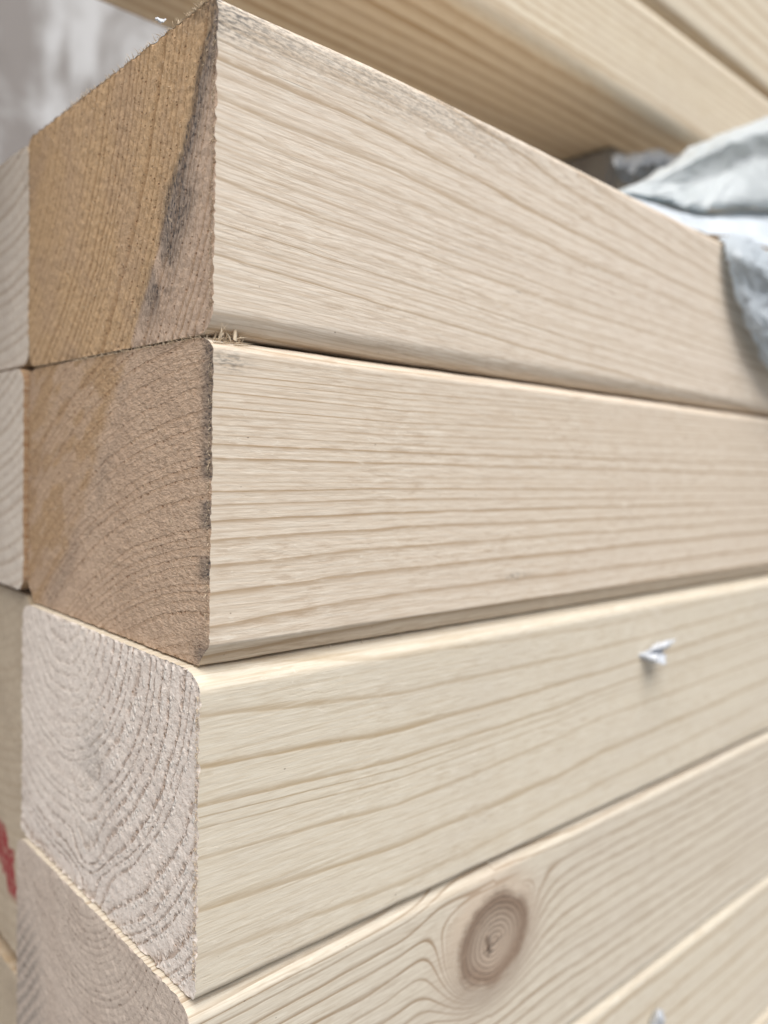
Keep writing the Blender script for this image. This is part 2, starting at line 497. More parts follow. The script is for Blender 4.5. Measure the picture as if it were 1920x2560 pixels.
    ea = dict(ring=Re, stain=np.zeros(len(yf)), heart=np.zeros(len(yf)), ink=np.zeros(len(yf)))
    if stain_end is not None: ea['stain'] = stain_end(yf+y0, zf+z0)
    if heart is not None: ea['heart'] = heart(yf+y0, zf+z0)
    if ink is not None: ea['ink'] = ink(yf+y0, zf+z0)
    cq = grid_quads(len(zj), len(tk))[:, ::-1]
    link('cut_end', mesh_from('cut_end', np.stack([Xc, yf, zf], 1), cq, ea), end_mat, ob)
    return ob

# ------------------------------------------------------------------ splinters and saw fuzz
def sliver_mesh(name, items):
    """items: (base point, direction, length, width, bend) -> little three-sided curved splinters"""
    V = []; F = []
    for p, d, ln, w, bend in items:
        p = np.array(p, float); d = np.array(d, float); d /= np.linalg.norm(d)
        a = np.cross(d, [0.3, 0.5, 0.8]); a /= np.linalg.norm(a); b = np.cross(d, a)
        o = len(V)
        for k, (t, s) in enumerate(((0, 1.0), (0.55, 0.75), (1.0, 0.0))):
            c = p+d*ln*t+(a*bend[0]+b*bend[1])*ln*t*t
            if s == 0: V.append(c); continue
            for j in range(3):
                th = j*2.094
                V.append(c+(a*math.cos(th)+b*math.sin(th)*0.4)*w*s)
        for j in range(3):
            k = (j+1) % 3
            F.append((o+j, o+k, o+3+k)); F.append((o+j, o+3+k, o+3+j)); F.append((o+3+j, o+3+k, o+6))
    return mesh_from(name, np.array(V), np.array(F), None, True)

def fringe(items_n, ob, mat, name, edge_pts, dirs, ln, w, seed):
    r = np.random.default_rng(seed); it = []
    for i in range(items_n):
        p = edge_pts(r); d = np.array(dirs(r))
        it.append((p, d, ln*(0.35+r.random()**2*1.5), w*(0.5+r.random()), (r.normal()*0.4, r.normal()*0.4)))
    o = link(name, sliver_mesh(name, it), mat, ob)
    o['kind'] = 'stuff'
    return o

def plain(name, col, rough=0.7, col2=None, nscale=60, bump=0.0, bscale=200, spec=0.3, trans=0.0, rot=None):
    T = NT(name)
    if col2 is not None:
        n = T.noise(T.coord((nscale,)*3), 1.0, 5.0, 0.6, 0.3)
        c = T.mix(T.ss(n, 0.42, 0.66), col, col2); T.l(c, T.b.inputs['Base Color'])
    else:
        T.b.inputs['Base Color'].default_value = (*col, 1)
    T.b.inputs['Roughness'].default_value = rough
    T.b.inputs['Specular IOR Level'].default_value = spec
    if bump:
        n2 = T.noise(T.coord((bscale,)*3), 1.0, 4.0)
        T.l(T.bump(n2, bump), T.b.inputs['Normal'])
    if trans:
        tr = T.n('ShaderNodeBsdfTranslucent')
        tr.inputs[0].default_value = (*col, 1)
        mx = T.n('ShaderNodeMixShader'); mx.inputs[0].default_value = trans
        T.l(T.b.outputs[0], mx.inputs[1]); T.l(tr.outputs[0], mx.inputs[2]); T.l(mx.outputs[0], T.out.inputs[0])
    return T.m

fuzz_mat = plain('pale_wood_fibre', (0.70, 0.58, 0.43), 0.8, (0.55, 0.42, 0.28), 900)

# ------------------------------------------------------------------ the setting
gm = plain('yard_concrete', (0.22, 0.21, 0.195), 0.9, (0.17, 0.165, 0.15), 9, 0.002, 120, 0.2)
gz = -0.300
me = mesh_from('ground', [[-30, -30, gz], [30, -30, gz], [30, 30, gz], [-30, 30, gz]], [[0, 1, 2, 3]], None, False)
tag(link('ground', me, gm), 'grey concrete yard floor under the timber stack', None, kind='structure')

# dusty board wall behind the stack
T = NT('dusty_wall')
n1 = T.noise(T.coord((15, 15, 11), (0.3, 0, 0.1)), 1.0, 5.0, 0.62, 0.8)
n2 = T.noise(T.coord((40, 40, 40)), 1.0, 4.0, 0.6)
c = T.mix(T.ss(n1, 0.46, 0.62), (0.31, 0.285, 0.27), (0.64, 0.64, 0.64))
c = T.mix(T.math('MULTIPLY', T.ss(n2, 0.4, 0.7), 0.35), c, (0.24, 0.215, 0.195))
T.l(c, T.b.inputs['Base Color']); T.b.inputs['Roughness'].default_value = 0.9
WALLY = 0.46
wv = []
for (xx, yy) in ((-0.9, WALLY), (1.6, WALLY), (1.6, WALLY+0.05), (-0.9, WALLY+0.05)):
    for zz in (gz, 0.42): wv.append([xx, yy, zz])
wq = [[0, 2, 3, 1], [2, 4, 5, 3], [4, 6, 7, 5], [6, 0, 1, 7], [1, 3, 5, 7], [0, 6, 4, 2]]
wall = link('wall', mesh_from('wall', wv, wq, None, False), T.m)
tag(wall, 'grey brown wall with chalky white dust patches behind the stack', 'wall', kind='structure')

# ------------------------------------------------------------------ timbers: measured growth lines
def crop(y0, sc_, ys): return [y0+v/sc_ for v in ys]

# top timber
A_st = [(545, [61, 146, 252, 317, 370, 403, 452, 533, 560, 606, 639, 684, 712, 749]),
        (1000, [278, 359, 439, 502, 544, 583, 620, 686, 706, 739, 775, 806, 829, 855]),
        (1400, [511, 565, 630, 667, 703, 732, 761, 822, 840, 865, 897, 921, 938, 955])]
# second timber (ring order runs upward)
B_st = [(545, crop(760, 2.304, [340, 400, 430, 465, 500, 550, 590, 640, 690, 750, 800, 885, 985, 1020, 1070, 1150, 1240, 1350, 1490, 1650, 1830, 2030])[::-1]),
        (1000, crop(860, 2.765, [285, 330, 375, 420, 455, 495, 540, 580, 625, 690, 740, 820, 915, 955, 995, 1065, 1155, 1255, 1395, 1540, 1710, 1890])[::-1]),
        (1400, crop(860, 2.765, [390, 425, 455, 490, 520, 550, 585, 620, 660, 735, 775, 850, 935, 965, 995, 1060, 1125, 1210, 1310, 1425, 1575, 1720])[::-1])]
# third timber
C_st = [(507, crop(1600, 2.0232, [405, 660, 850, 900, 960, 1110, 1385, 1620])),
        (1000, crop(1500, 2.765, [660, 910, 1115, 1170, 1235, 1425, 1715, 1980])),
        (1400, crop(1500, 2.765, [420, 600, 745, 785, 840, 965, 1235, 1440])),
        (1500, [1628, 1685, 1729, 1742, 1757, 1799, 1890, 1966]),
        (1920, [1514, 1555, 1585, 1594, 1606, 1647, 1704, 1757])]
A_L = lines_world(A_st); B_L = lines_world(B_st); C_L = lines_world(C_st)

PINE = (0.60, 0.495, 0.375); PLATE = (0.42, 0.285, 0.165)
mats = {}
mats['A_s'] = wood_side('planed_spruce_pale', (0.78, 0.69, 0.58), (0.47, 0.36, 0.245), 1, (0.35, 1.0), 0.85, start=0.66, sub=0.45, mott=0.14, strk_a=0.26)
mats['B_s'] = wood_side('planed_spruce_fine_grain', (0.74, 0.65, 0.535), (0.41, 0.295, 0.185), 2, (0.45, 1.0), 0.8, start=0.62, sub=0.25, mott=0.16, strk_a=0.24)
mats['C_s'] = wood_side('planed_spruce_wide_grain', (0.70, 0.64, 0.525), (0.45, 0.35, 0.225), 3, (0.5, 1.0), 0.65, start=0.72)
mats['D_s'] = wood_side('planed_spruce_knotty', (0.69, 0.63, 0.52), (0.35, 0.26, 0.17), 4, (0.55, 1.0), 0.5, start=0.60, knot=True)
mats['G_s'] = wood_side('planed_spruce_plain', (0.58, 0.47, 0.335), (0.40, 0.27, 0.145), 5, (0.6, 1.0), 0.7, start=0.35)
mats['A_e'] = wood_end('sawn_end_tan', (0.63, 0.48, 0.37), (0.42, 0.275, 0.175), (0.61, 0.42, 0.25), 1, (0.3, 0.85), 1.2, 0.5, 0.18, pitcol=(0.27, 0.125, 0.055), vthr=0.30, fsc=(1900, 2300, 1000))
mats['B_e'] = wood_end('sawn_end_brown', (0.61, 0.45, 0.33), (0.40, 0.26, 0.165), (0.52, 0.35, 0.21), 2, (0.0, 0.5), 1.8, 0.6, 0.12, pitcol=(0.26, 0.12, 0.06), jag=0.4, fsc=(1900, 900, 2600))
mats['C_e'] = wood_end('sawn_end_whitish', (0.90, 0.81, 0.735), (0.56, 0.43, 0.345), (0.90, 0.81, 0.73), 3, (0.75, 1.0), 0.75, 0.8, 0.0, 0.45, (0.42, 0.27, 0.18), (0.92, 0.86, 0.80), jag=0.32, vthr=0.34, ridge=0.0005, fade=0.6, fleck=0.65)
mats['D_e'] = wood_end('sawn_end_grey_tan', (0.68, 0.575, 0.49), (0.45, 0.36, 0.295), (0.64, 0.55, 0.44), 4, (0.15, 0.5), 0.9, 0.5, 0.1)
mats['P_e'] = wood_end('sawn_end_cream', (0.78, 0.70, 0.61), (0.56, 0.45, 0.35), (0.74, 0.64, 0.52), 5, (0.3, 0.8), 0.8, 0.4)
mats['R_s'] = wood_side('spruce_side_dark_brown', (0.40, 0.27, 0.16), (0.28, 0.15, 0.07), 9, (0.6, 1.0), 1.0)  # darker brown side, for the second-row timber that sticks out

# ---- top timber of the front row
Az0, Az1 = 0.0177, 0.0629
Ax0 = 0.0594
band_px = [(556, -30), (545, 20), (522, 120), (502, 200), (486, 290), (470, 350), (440, 450), (420, 530), (398, 610), (378, 690), (352, 780), (330, 850)]
band = np.array([on_x(px, py, Ax0)[1:] for px, py in band_px])
def band_dist(y, z):
    o = np.argsort(band[:, 1]); by = np.interp(z, band[o, 1], band[o, 0])
    return y-by
def A_stain_end(y, z):
    d = band_dist(y, z)+0.0025*(fbm(y*250, z*200, 77, 3)-0.5)
    zt = (z-Az0)/(Az1-Az0)
    core = np.exp(-(np.where(d > 0, d/0.0014, d/0.0030))**2)*sstep(0.30, 0.50, zt)*(0.55+0.9*fbm(y*300, z*110, 5, 3))
    low = np.exp(-((d+0.0038)/0.0050)**2)*sstep(0.02, 0.18, zt)*sstep(0.58, 0.40, zt)*sstep(0.32, 0.56, fbm(y*260, z*120, 19, 4))
    faint = np.exp(-((d+0.003)/0.0045)**2)*0.07
    top = sstep(0.9, 1.0, zt)*sstep(0.112, 0.103, y)*0.75
    rim = np.exp(-(y-YF)/0.0006)*sstep(0.75, 0.95, zt)*0.5
    return np.clip(core*1.3+low*1.0+faint+top+rim, 0, 1)
def A_heart(y, z): return sstep(-0.0004, 0.0008, band_dist(y, z)+0.001*(fbm(y*500, z*500, 3, 2)-0.5))
def A_stain_side(x, z, y):
    zt = (z-Az0)/(Az1-Az0); u = x-Ax0
    top = sstep(0.80, 0.98, zt)*(0.25+0.75*fbm(u*90, z*400, 8, 3))*sstep(0.10, 0.03, u)*sstep(0.0, 0.004, u)*0.85
    cor = np.exp(-u/0.003)*sstep(0.84, 0.93, zt)*1.0
    return np.clip(top+cor, 0, 1)
rmA = RingModel(Ax0, YF, Az0, Az1-Az0, A_L, (0.112, 0.064), seed=11)
A = build_timber('timber', Ax0, Az0, Az1-Az0, mats['A_s'], mats['A_e'], rmA, bot=(0.0036, 0.0036), top=(0.0016, 0.0016), stain_side=A_stain_side, stain_end=A_stain_end, heart=A_heart, seed=21, rag=0.0004, endspace=0.0019,
                 bow=lambda x: -0.0026*sstep(0.045, 0.17, x)+0.0005*np.exp(-((x-0.03)/0.025)**2))
tag(A, 'topmost front timber with tan cut end crossed by a dark blue-grey stain', 'timber', 'front row of stacked timbers')

# ---- second timber
Bz0, Bz1 = -0.0297, 0.0174
Bx0 = 0.0596
bl = np.array([on_x(px, py, Bx0)[1:] for px, py in [(330, 850), (300, 950), (262, 1080), (235, 1200), (190, 1330), (140, 1440), (100, 1520)]])
def B_heart(y, z):
    o = np.argsort(bl[:, 1]); by = np.interp(z, bl[o, 1], bl[o, 0])
    return sstep(-0.001, 0.003, y-by+0.004*(fbm(y*120, z*120, 3, 3)-0.5))*(0.35+0.65*sstep(0.35, 0.6, fbm((y-YF+0.009)*190/np.maximum(z-Bz0+0.082, 0.01)*0.09, np.hypot(y-YF+0.009, z-Bz0+0.082)*420, 6, 2)))
def B_stain_end(y, z):
    e = y-YF
    pats = sstep(0.45, 0.56, noise2(z*290+2.3, 0*z+0.5, 91))
    zt = (z-Bz0)/(Bz1-Bz0)
    edge = np.exp(-(e/(0.0030))**4)*np.clip(pats+sstep(0.78, 0.9, zt), 0, 1)*0.95
    corner = np.exp(-((e/0.004)**2+((z-Bz0-0.0015)/0.0025)**2))*0.95
    o = np.argsort(bl[:, 1]); by = np.interp(z, bl[o, 1], bl[o, 0])
    diag = np.exp(-((y-by+0.003)/0.0035)**2)*0.35*sstep(0.35, 0.7, fbm(y*200, z*200, 41, 3))
    return np.clip(edge+corner+diag+0.04*fbm(y*80, z*80, 4, 3), 0, 1)
def B_stain_side(x, z, y):
    u = x-Bx0; w = Bz1-z
    a = np.exp(-((u-0.0025)/0.003)**2-((w-0.0034)/0.0014)**2)*0.7
    brk = np.exp(-((x-on_y(1290, 1440, YF)[0])/0.004)**2-((z-on_y(1290, 1440, YF)[2])/0.0006)**2)*0.7
    return np.clip(a+brk, 0, 1)
rmB = RingModel(Bx0, YF, Bz0, Bz1-Bz0, B_L, (-0.009, -0.082), up=True, seed=12, wob=0.15)
B = build_timber('timber', Bx0, Bz0, Bz1-Bz0, mats['B_s'], mats['B_e'], rmB, bot=(0.0030, 0.0034), top=(0.0050, 0.0022), flat=True, stain_side=B_stain_side, stain_end=B_stain_end, heart=B_heart, seed=22, rag=0.00025, endspace=0.00145)
tag(B, 'second front timber down with brown cut end of arched rings and fine straight side grain', 'timber', 'front row of stacked timbers')

# ---- third timber
Cz0, Cz1 = -0.0782, -0.0301
Cx0 = 0.0583
rmC = RingModel(Cx0, YF, Cz0, Cz1-Cz0, C_L, (0.050, 0.052), seed=13, wob=0.12)
def C_post(y, z):
    m = sstep(0.030, 0.050, y)
    k = np.exp(-((y-0.037)/0.007)**2)*sstep(0.028, 0.004, z)
    return m*1.0*(fbm(y*60, z*90, 55, 2)-0.5)-k*1.8
def C_left(y, z): return sstep(0.026, 0.042, y-YF+0.006*(fbm(y*150, z*150, 12, 2)-0.5))*sstep(0.004, 0.014, z-Cz0)
rmC.post = C_post
def C_stain_end(y, z):
    yy = y-YF; zz = z-Cz0
    m = np.exp(-((yy-0.036)/0.006)**2)*np.exp(-((zz-0.022)/0.012)**2)
    return 0.42*m*sstep(0.40, 0.60, fbm(yy*90, zz*160, 9, 3))
C = build_timber('timber', Cx0, Cz0, Cz1-Cz0, mats['C_s'], mats['C_e'], rmC, bot=(0.0014, 0.0014), top=(0.0050, 0.0031), seed=23, rag=0.0005, endrough=0.00012, endspace=0.0027, heart=C_left, stain_end=C_stain_end)
tag(C, 'third front timber with whitish rough-sawn cut end and wide wavy side grain', 'timber', 'front row of stacked timbers')

# ---- fourth timber, with the knot
Dz1 = -0.0785
Dz0 = Dz1-0.0475
Dx0 = Cx0-0.0009
kc_ = on_y(1231, 2346, YF); kl = on_y(1159, 2380, YF); kr = on_y(1303, 2310, YF); kt = on_y(1240, 2228, YF); kb = on_y(1215, 2462, YF)
KX, KZ = kc_[0], kc_[2]; KA = (kr[0]-kl[0])/2*1.25; KB = (kt[2]-kb[2])/2*1.06
def knot_d(X, Z):
    u = (X-KX)/KA; v = (Z-KZ)/KB
    u2 = u*math.cos(0.12)-v*math.sin(0.12); v2 = u*math.sin(0.12)+v*math.cos(0.12)
    return np.sqrt(u2*u2+v2*v2)
def knot_crack(X, Z):
    u = (X-KX)/KA; v = (Z-KZ)/KB
    c1 = np.exp(-((u+0.18+0.12*v+0.05*(noise2(v*11, 0*v, 3)-0.5))/0.045)**2)*sstep(0.26, 0.16, np.abs(v+0.02))
    c2 = np.exp(-((v+0.03-0.3*u)/0.022)**2)*sstep(0.34, 0.10, np.abs(u+0.05))*0.5
    return np.clip(c1*0.85+c2, 0, 1)
def knot_warp(X, Z):
    kd = knot_d(X, Z); u = (X-KX)/KA; v = (Z-KZ)/KB
    e = np.exp(-np.maximum(kd-1.0, 0)/np.where(u < 0, 0.30, 0.45))
    left = np.where(u < 0, 0.0235, 0.0125)
    dip = e*left*sstep(1.2, 0.6, v)
    rise = -0.0035*np.exp(-np.maximum(kd-1, 0)*1.6)*sstep(0.75, 1.3, v)
    hump = -0.0018*np.exp(-((kd-1.75)/0.5)**2)*(u < 0)*sstep(-2.2, -0.4, v)
    return Z+dip+rise+hump
D_ys = [2225, 2243, 2263, 2284, 2322, 2356, 2398, 2445, 2492, 2530, 2565, 2610, 2660, 2705, 2750, 2800, 2850]
D_L = []
for i, yy in enumerate(D_ys):
    q = on_y(1071, yy, YF)
    D_L.append((np.array([Dx0, q[0], q[0]+0.12]), np.array([q[2]-0.0012, q[2], q[2]+0.0012*math.sin(i)])))
rmD = RingModel(Dx0, YF, Dz0, Dz1-Dz0, D_L, (0.040, 0.060), seed=14, warp=knot_warp, wob=0.4)
def D_stain_end(y, z):
    yy = y-YF; zz = z-Dz0
    m = sstep(0.054, 0.064, yy+0.12*(0.03-zz))*sstep(0.040, 0.024, zz)
    return np.clip(m*(0.35+0.65*sstep(0.4, 0.6, np.sin((zz*0.8+yy*0.8)*2400+4*fbm(yy*120, zz*120, 2, 2))*0.5+0.5)), 0, 1)*0.65
D = build_timber('timber', Dx0, Dz0, Dz1-Dz0, mats['D_s'], mats['D_e'], rmD, bot=(0.0014, 0.0014), top=(0.0048, 0.0030), seed=24, rag=0.0003, knot=dict(kd=knot_d, crack=knot_crack), stain_end=D_stain_end)
tag(D, 'fourth front timber with a round brown knot in its long face', 'timber', 'front row of stacked timbers')

# ---- fifth timber, only its upper long face in view
Ez1 = Dz0-0.0003
Ez0 = Ez1-0.0465
rmE = RingModel(0.0590, YF, Ez0, Ez1-Ez0, None, (0.03, 0.07), spacing=0.006, seed=15, slope=0.004)
E_ = build_timber('timber', 0.0590, Ez0, Ez1-Ez0, mats['C_s'], mats['D_e'], rmE, bot=(0.002, 0.002), top=(0.0048, 0.0030), seed=25, dz=0.0006, dy=0.001, dx=0.0008)
tag(E_, 'front timber directly under the knotty one, only its pale long face showing', 'timber', 'front row of stacked timbers')

Fz1 = Ez0-0.0004
rmF = RingModel(0.0592, YF, -0.2995, Fz1+0.2995, None, (0.03, 0.07), spacing=0.004, seed=16, slope=-0.003)
F_ = build_timber('timber', 0.0592, -0.2995, Fz1+0.2995, mats['C_s'], mats['D_e'], rmF, bot=(0.002, 0.002), top=(0.0048, 0.0030), seed=26, dz=0.001, dy=0.002, dx=0.0015)
tag(F_, 'bottom timber of the front row, barely in frame at the lower right corner', 'timber', 'front row of stacked timbers')

# ---- second row, seen past the cut ends
Y2 = YF+WID+0.0004
W2 = 0.070
def zon(px, py, x): return on_x(px, py, x)[2]
row2 = []
P1x = Ax0+0.0002
p1t, p1b = Az1-0.0006, zon(60, 914, P1x)
p2x = Bx0-0.0010
p2t, p2b = zon(40, 923, p2x), zon(30, 1468, p2x)
p3x = Bx0+0.0006
p3t, p3b = zon(30, 1474, p3x), zon(15, 2350, p3x)
p4x = Bx0+0.0002
p4t, p4b = zon(15, 2405, p4x), -0.29
def ring2(x0, z0, z1, s, c): return RingModel(x0, Y2, z0, z1-z0, None, c, spacing=0.0028, seed=s)
o = build_timber('timber', P1x, p1b, p1t-p1b, mats['G_s'], mats['P_e'], ring2(P1x, p1b, p1t, 31, (0.02, 0.085)), y0=Y2, W=W2, seed=31, dx=0.002, dz=0.0006, dy=0.0006)
tag(o, 'cream ended timber at the top of the second row, beside the tan stained end', 'timber', 'second row of stacked timbers')
o = build_timber('timber', p2x, p2b, p2t-p2b, mats['R_s'], mats['P_e'], ring2(p2x, p2b, p2t, 32, (0.03, 0.09)), y0=Y2, W=W2, seed=32, dx=0.002, dz=0.0006, dy=0.0006)
tag(o, 'pale ended second-row timber sticking out beside the brown arched-ring end', 'timber', 'second row of stacked timbers')
mats['Q_e'] = wood_end('sawn_end_beige', (0.60, 0.505, 0.385), (0.48, 0.37, 0.26), (0.58, 0.48, 0.36), 6, (0.1, 0.4), 0.5, 0.2)
red = np.array([on_x(px, py, p3x)[1:] for px, py in [(4, 2062), (14, 2110), (14, 2150), (20, 2190), (34, 2225)]])
def red_ink(y, z):
    o = np.argsort(red[:, 1]); ry = np.interp(z, red[o, 1], red[o, 0])
    w = np.interp(z, np.sort(red[:, 1]), np.array([0.0040, 0.0066, 0.0072, 0.0056, 0.0040]))
    d = np.abs(y-ry)/w+2.0*(fbm(y*420, z*300, 71, 4)-0.5)
    inz = sstep(red[:, 1].min()-0.003, red[:, 1].min()-0.0005, z)*sstep(red[:, 1].max()+0.0015, red[:, 1].max()-0.0003, z)
    return sstep(1.15, 0.75, d)*inz*0.95
o = build_timber('timber', p3x, p3b, p3t-p3b, mats['G_s'], mats['Q_e'], ring2(p3x, p3b, p3t, 33, (0.03, 0.12)), y0=Y2, W=W2, seed=33, dx=0.002, dz=0.0004, dy=0.0004, ink=red_ink)
tag(o, 'beige ended second-row timber with a smear of red paint on its end', 'timber', 'second row of stacked timbers')
o = build_timber('timber', p4x, p4b, p4t-p4b, mats['G_s'], mats['Q_e'], ring2(p4x, p4b, p4t, 34, (0.03, 0.09)), y0=Y2, W=W2, seed=34, dx=0.002, dz=0.0006, dy=0.0006)
tag(o, 'beige ended second-row timber below the one with red paint', 'timber', 'second row of stacked timbers')

# ---- pack above: two timbers lying on spacers over the stack
X_y0, X_z0, X_z1 = 0.1470, 0.1178, 0.1528
def build_upper(name, z0, z1, seed, mat):
    H = z1-z0; r = 0.0042; W = 0.070
    x = np.linspace(-0.25, 0.75, 120)
    a = np.linspace(0, math.pi/2, 9)
    ys = np.concatenate([np.linspace(W-r, r, 60), (r-r*np.sin(a))[1:], np.zeros(30), (r-r*np.sin(a[::-1])), np.linspace(r, W-r, 12)[1:], [W, W, W-r]])
    zs = np.concatenate([np.zeros(60), (r-r*np.cos(a))[1:], np.linspace(r, H-r, 32)[1:-1], H-(r-r*np.cos(a[::-1])), np.full(11, H), [H-r, r, 0]])
    Rg = np.concatenate([np.linspace(0, 11, 60), np.linspace(11, 12, 9)[1:], np.linspace(12, 20, 30), np.linspace(20, 21, 9), np.linspace(21, 27, 14)])
    n = len(ys)
    V = np.stack(np.broadcast_arrays(x[:, None], ys[None, :], zs[None, :]), -1).reshape(-1, 3)
    Rr = (Rg[None, :]+1.3*(fbm(x[:, None]*5+seed, Rg[None, :]*0.15, seed, 3)-0.5)+0*x[:, None])
    Q = grid_quads(len(x), n)
    c0 = np.arange(n); ends = []
    me = mesh_from(name, V, Q, dict(ring=Rr.ravel(), stain=np.zeros(Rr.size)))
    ob = link(name, me, mat, None, (0, X_y0, z0))
    for xe in (-0.25, 0.75):
        vv = [[xe, r, 0], [xe, W-r, 0], [xe, W, r], [xe, W, H-r], [xe, W-r, H], [xe, r, H], [xe, 0, H-r], [xe, 0, r]]
        e = mesh_from('cut_end', vv, [[0, 1, 2, 3], [0, 3, 4, 7], [4, 5, 6, 7]], dict(ring=np.arange(8)*0.7, stain=np.zeros(8), heart=np.zeros(8), ink=np.zeros(8)), False)
        link('cut_end', e, mats['P_e'], ob)
    return ob
mats['X_s'] = wood_side('planed_spruce_golden', (0.78, 0.70, 0.55), (0.44, 0.32, 0.19), 8, (0.6, 1.0), 0.5, start=0.2, warp=0.25)
tag(build_upper('timber', X_z0, X_z1, 61, mats['X_s']), 'timber lying above the front stack on a spacer, its shaded brown underside in view', 'timber', 'timbers of the upper pack')
tag(build_upper('timber', X_z1+0.0008, X_z1+0.064, 62, mats['X_s']), 'uppermost timber at the top right corner, resting on another timber', 'timber', 'timbers of the upper pack')

# ---- saw fuzz and splinters, parts of their timbers
H_A = Az1-Az0
fringe(260, A, fuzz_mat, 'saw_fuzz', lambda r: (-0.0001, 0.0003+0.0006*r.random(), 0.003+r.random()*(H_A-0.006)), lambda r: (-0.5+r.normal()*0.5, -0.9, r.normal()*0.5), 0.0006, 0.00006, 1)
fringe(240, A, fuzz_mat, 'saw_fuzz', lambda r: (-0.0001, 0.004+r.random()**1.6*0.05, H_A-0.0001), lambda r: (-0.4+r.normal()*0.5, r.normal()*0.6, 0.8), 0.0006, 0.00006, 2)
H_B = Bz1-Bz0
fringe(260, B, fuzz_mat, 'saw_fuzz', lambda r: (-0.0001, 0.0003+0.0006*r.random(), 0.003+r.random()*(H_B-0.006)), lambda r: (-0.5+r.normal()*0.5, -0.9, r.normal()*0.5), 0.0006, 0.00006, 3)
fringe(220, B, fuzz_mat, 'saw_fuzz', lambda r: (-0.0001, 0.003+r.random()*0.045, H_B-0.0002), lambda r: (-0.4+r.normal()*0.5, r.normal()*0.6, 0.8), 0.0006, 0.00006, 4)
fringe(620, B, fuzz_mat, 'end_fibres', lambda r: (-0.00005, 0.002+r.random()**1.3*0.06, 0.002+r.random()*(H_B-0.004)), lambda r: (-0.6, r.normal()*0.7, 0.2+r.normal()*0.6), 0.0006, 0.00005, 5)
fringe(420, A, fuzz_mat, 'end_fibres', lambda r: (-0.00005, 0.002+r.random()**1.3*0.06, 0.002+r.random()*(H_A-0.004)), lambda r: (-0.6, r.normal()*0.7, 0.2+r.normal()*0.6), 0.0005, 0.00005, 6)
H_C = Cz1-Cz0
fringe(320, C, fuzz_mat, 'saw_fuzz', lambda r: (-0.0001, 0.0002+0.0006*r.random(), 0.003+r.random()*(H_C-0.006)), lambda r: (-0.3+r.normal()*0.5, -0.9, r.normal()*0.5), 0.0006, 0.00007, 7)
white_fibre = plain('whitish_wood_fibre', (0.82, 0.77, 0.70), 0.8)
fringe(260, C, white_fibre, 'end_fibres', lambda r: (-0.00005, 0.001+r.random()**1.2*0.06, 0.002+r.random()*(H_C-0.004)), lambda r: (-0.5, r.normal()*0.5, 0.5+r.normal()*0.4), 0.0005, 0.00008, 9)
fringe(40, B, fuzz_mat, 'saw_fuzz', lambda r: (0.02+r.random()*0.07, 0.0026+0.0006*r.random(), 0.0002), lambda r: (0.6*r.normal(), -0.6, -0.5), 0.0008, 0.00006, 8)
# torn corner tuft of the second timber
it = []
r_ = np.random.default_rng(5)
for k in range(60):
    t = r_.random()
    q = on_y(512+t*92, 846+t*6+r_.random()*8, YF+0.0016+0.001*r_.random())-np.array([Bx0, YF, Bz0])
    big = r_.random() > 0.72
    it.append((q, (0.5*r_.normal(), -0.5+0.4*r_.normal(), 0.8), (0.0011+0.0012*r_.random()) if big else (0.0004+0.0007*r_.random()), 0.00020 if big else 0.00010, (r_.normal()*0.8, r_.normal()*0.8)))
q = on_y(588, 852, YF+0.0010)-np.array([Bx0, YF, Bz0]); it.append((q, (0.35, -0.1, 1.0), 0.0026, 0.00042, (0.5, -0.3)))
q = on_y(577, 852, YF+0.0010)-np.array([Bx0, YF, Bz0]); it.append((q, (-0.4, -0.2, 1.0), 0.0015, 0.00022, (0.3, 0.3)))
q = on_y(548, 848, YF+0.0010)-np.array([Bx0, YF, Bz0]); it.append((q, (0.5, -0.3, 0.9), 0.0016, 0.00022, (0.6, 0.1)))
for k in range(12):
    yy = 0.0004+0.003*r_.random(); c_ = min(1.0, yy/0.0050); zz = H_B-0.0022*(1-math.sqrt(max(0.0, 1-(1-c_)**2)))
    it.append(((0.0004+0.004*r_.random(), yy-0.00005, zz+0.00005), (1.0, 0.04*r_.normal(), 0.05), 0.002+0.003*r_.random(), 0.00016, (0.05, 0.03)))
o = link('torn_splinters', sliver_mesh('torn_splinters', it), fuzz_mat, B); o['kind'] = 'stuff'
# ------------------------------------------------------------------ plastic wrapping and scraps
def film_mat(name, col, trans, rough=0.35):
    T = NT(name)
    n = T.noise(T.coord((70, 70, 70)), 1.0, 4.0, 0.6)
    c = T.mix(T.ss(n, 0.4, 0.7), col, (col[0]*0.86, col[1]*0.87, col[2]*0.87))
    v = T.voro(T.coord((260, 260, 260)), 1.0)
    c = T.mix(T.math('MULTIPLY', T.ss(v.outputs['Distance'], 0.16, 0.06), 0.5), c, (0.16, 0.16, 0.15))
    T.l(c, T.b.inputs['Base Color']); T.b.inputs['Roughness'].default_value = rough
    T.b.inputs['Specular IOR Level'].default_value = 0.5
    n2 = T.noise(T.coord((130, 130, 130)), 1.0, 3.0, 0.6, 0.5)
    bn = T.bump(n2, 0.0012, 0.6); T.l(bn, T.b.inputs['Normal'])
    tr = T.n('ShaderNodeBsdfTranslucent'); T.l(c, tr.inputs[0])
    mx = T.n('ShaderNodeMixShader'); mx.inputs[0].default_value = trans
    T.l(T.b.outputs[0], mx.inputs[1]); T.l(tr.outputs[0], mx.inputs[2]); T.l(mx.outputs[0], T.out.inputs[0])
    return T.m
film_grey = film_mat('grey_film', (0.80, 0.835, 0.845), 0.45)
film_white = film_mat('white_film', (0.82, 0.87, 0.92), 0.30)

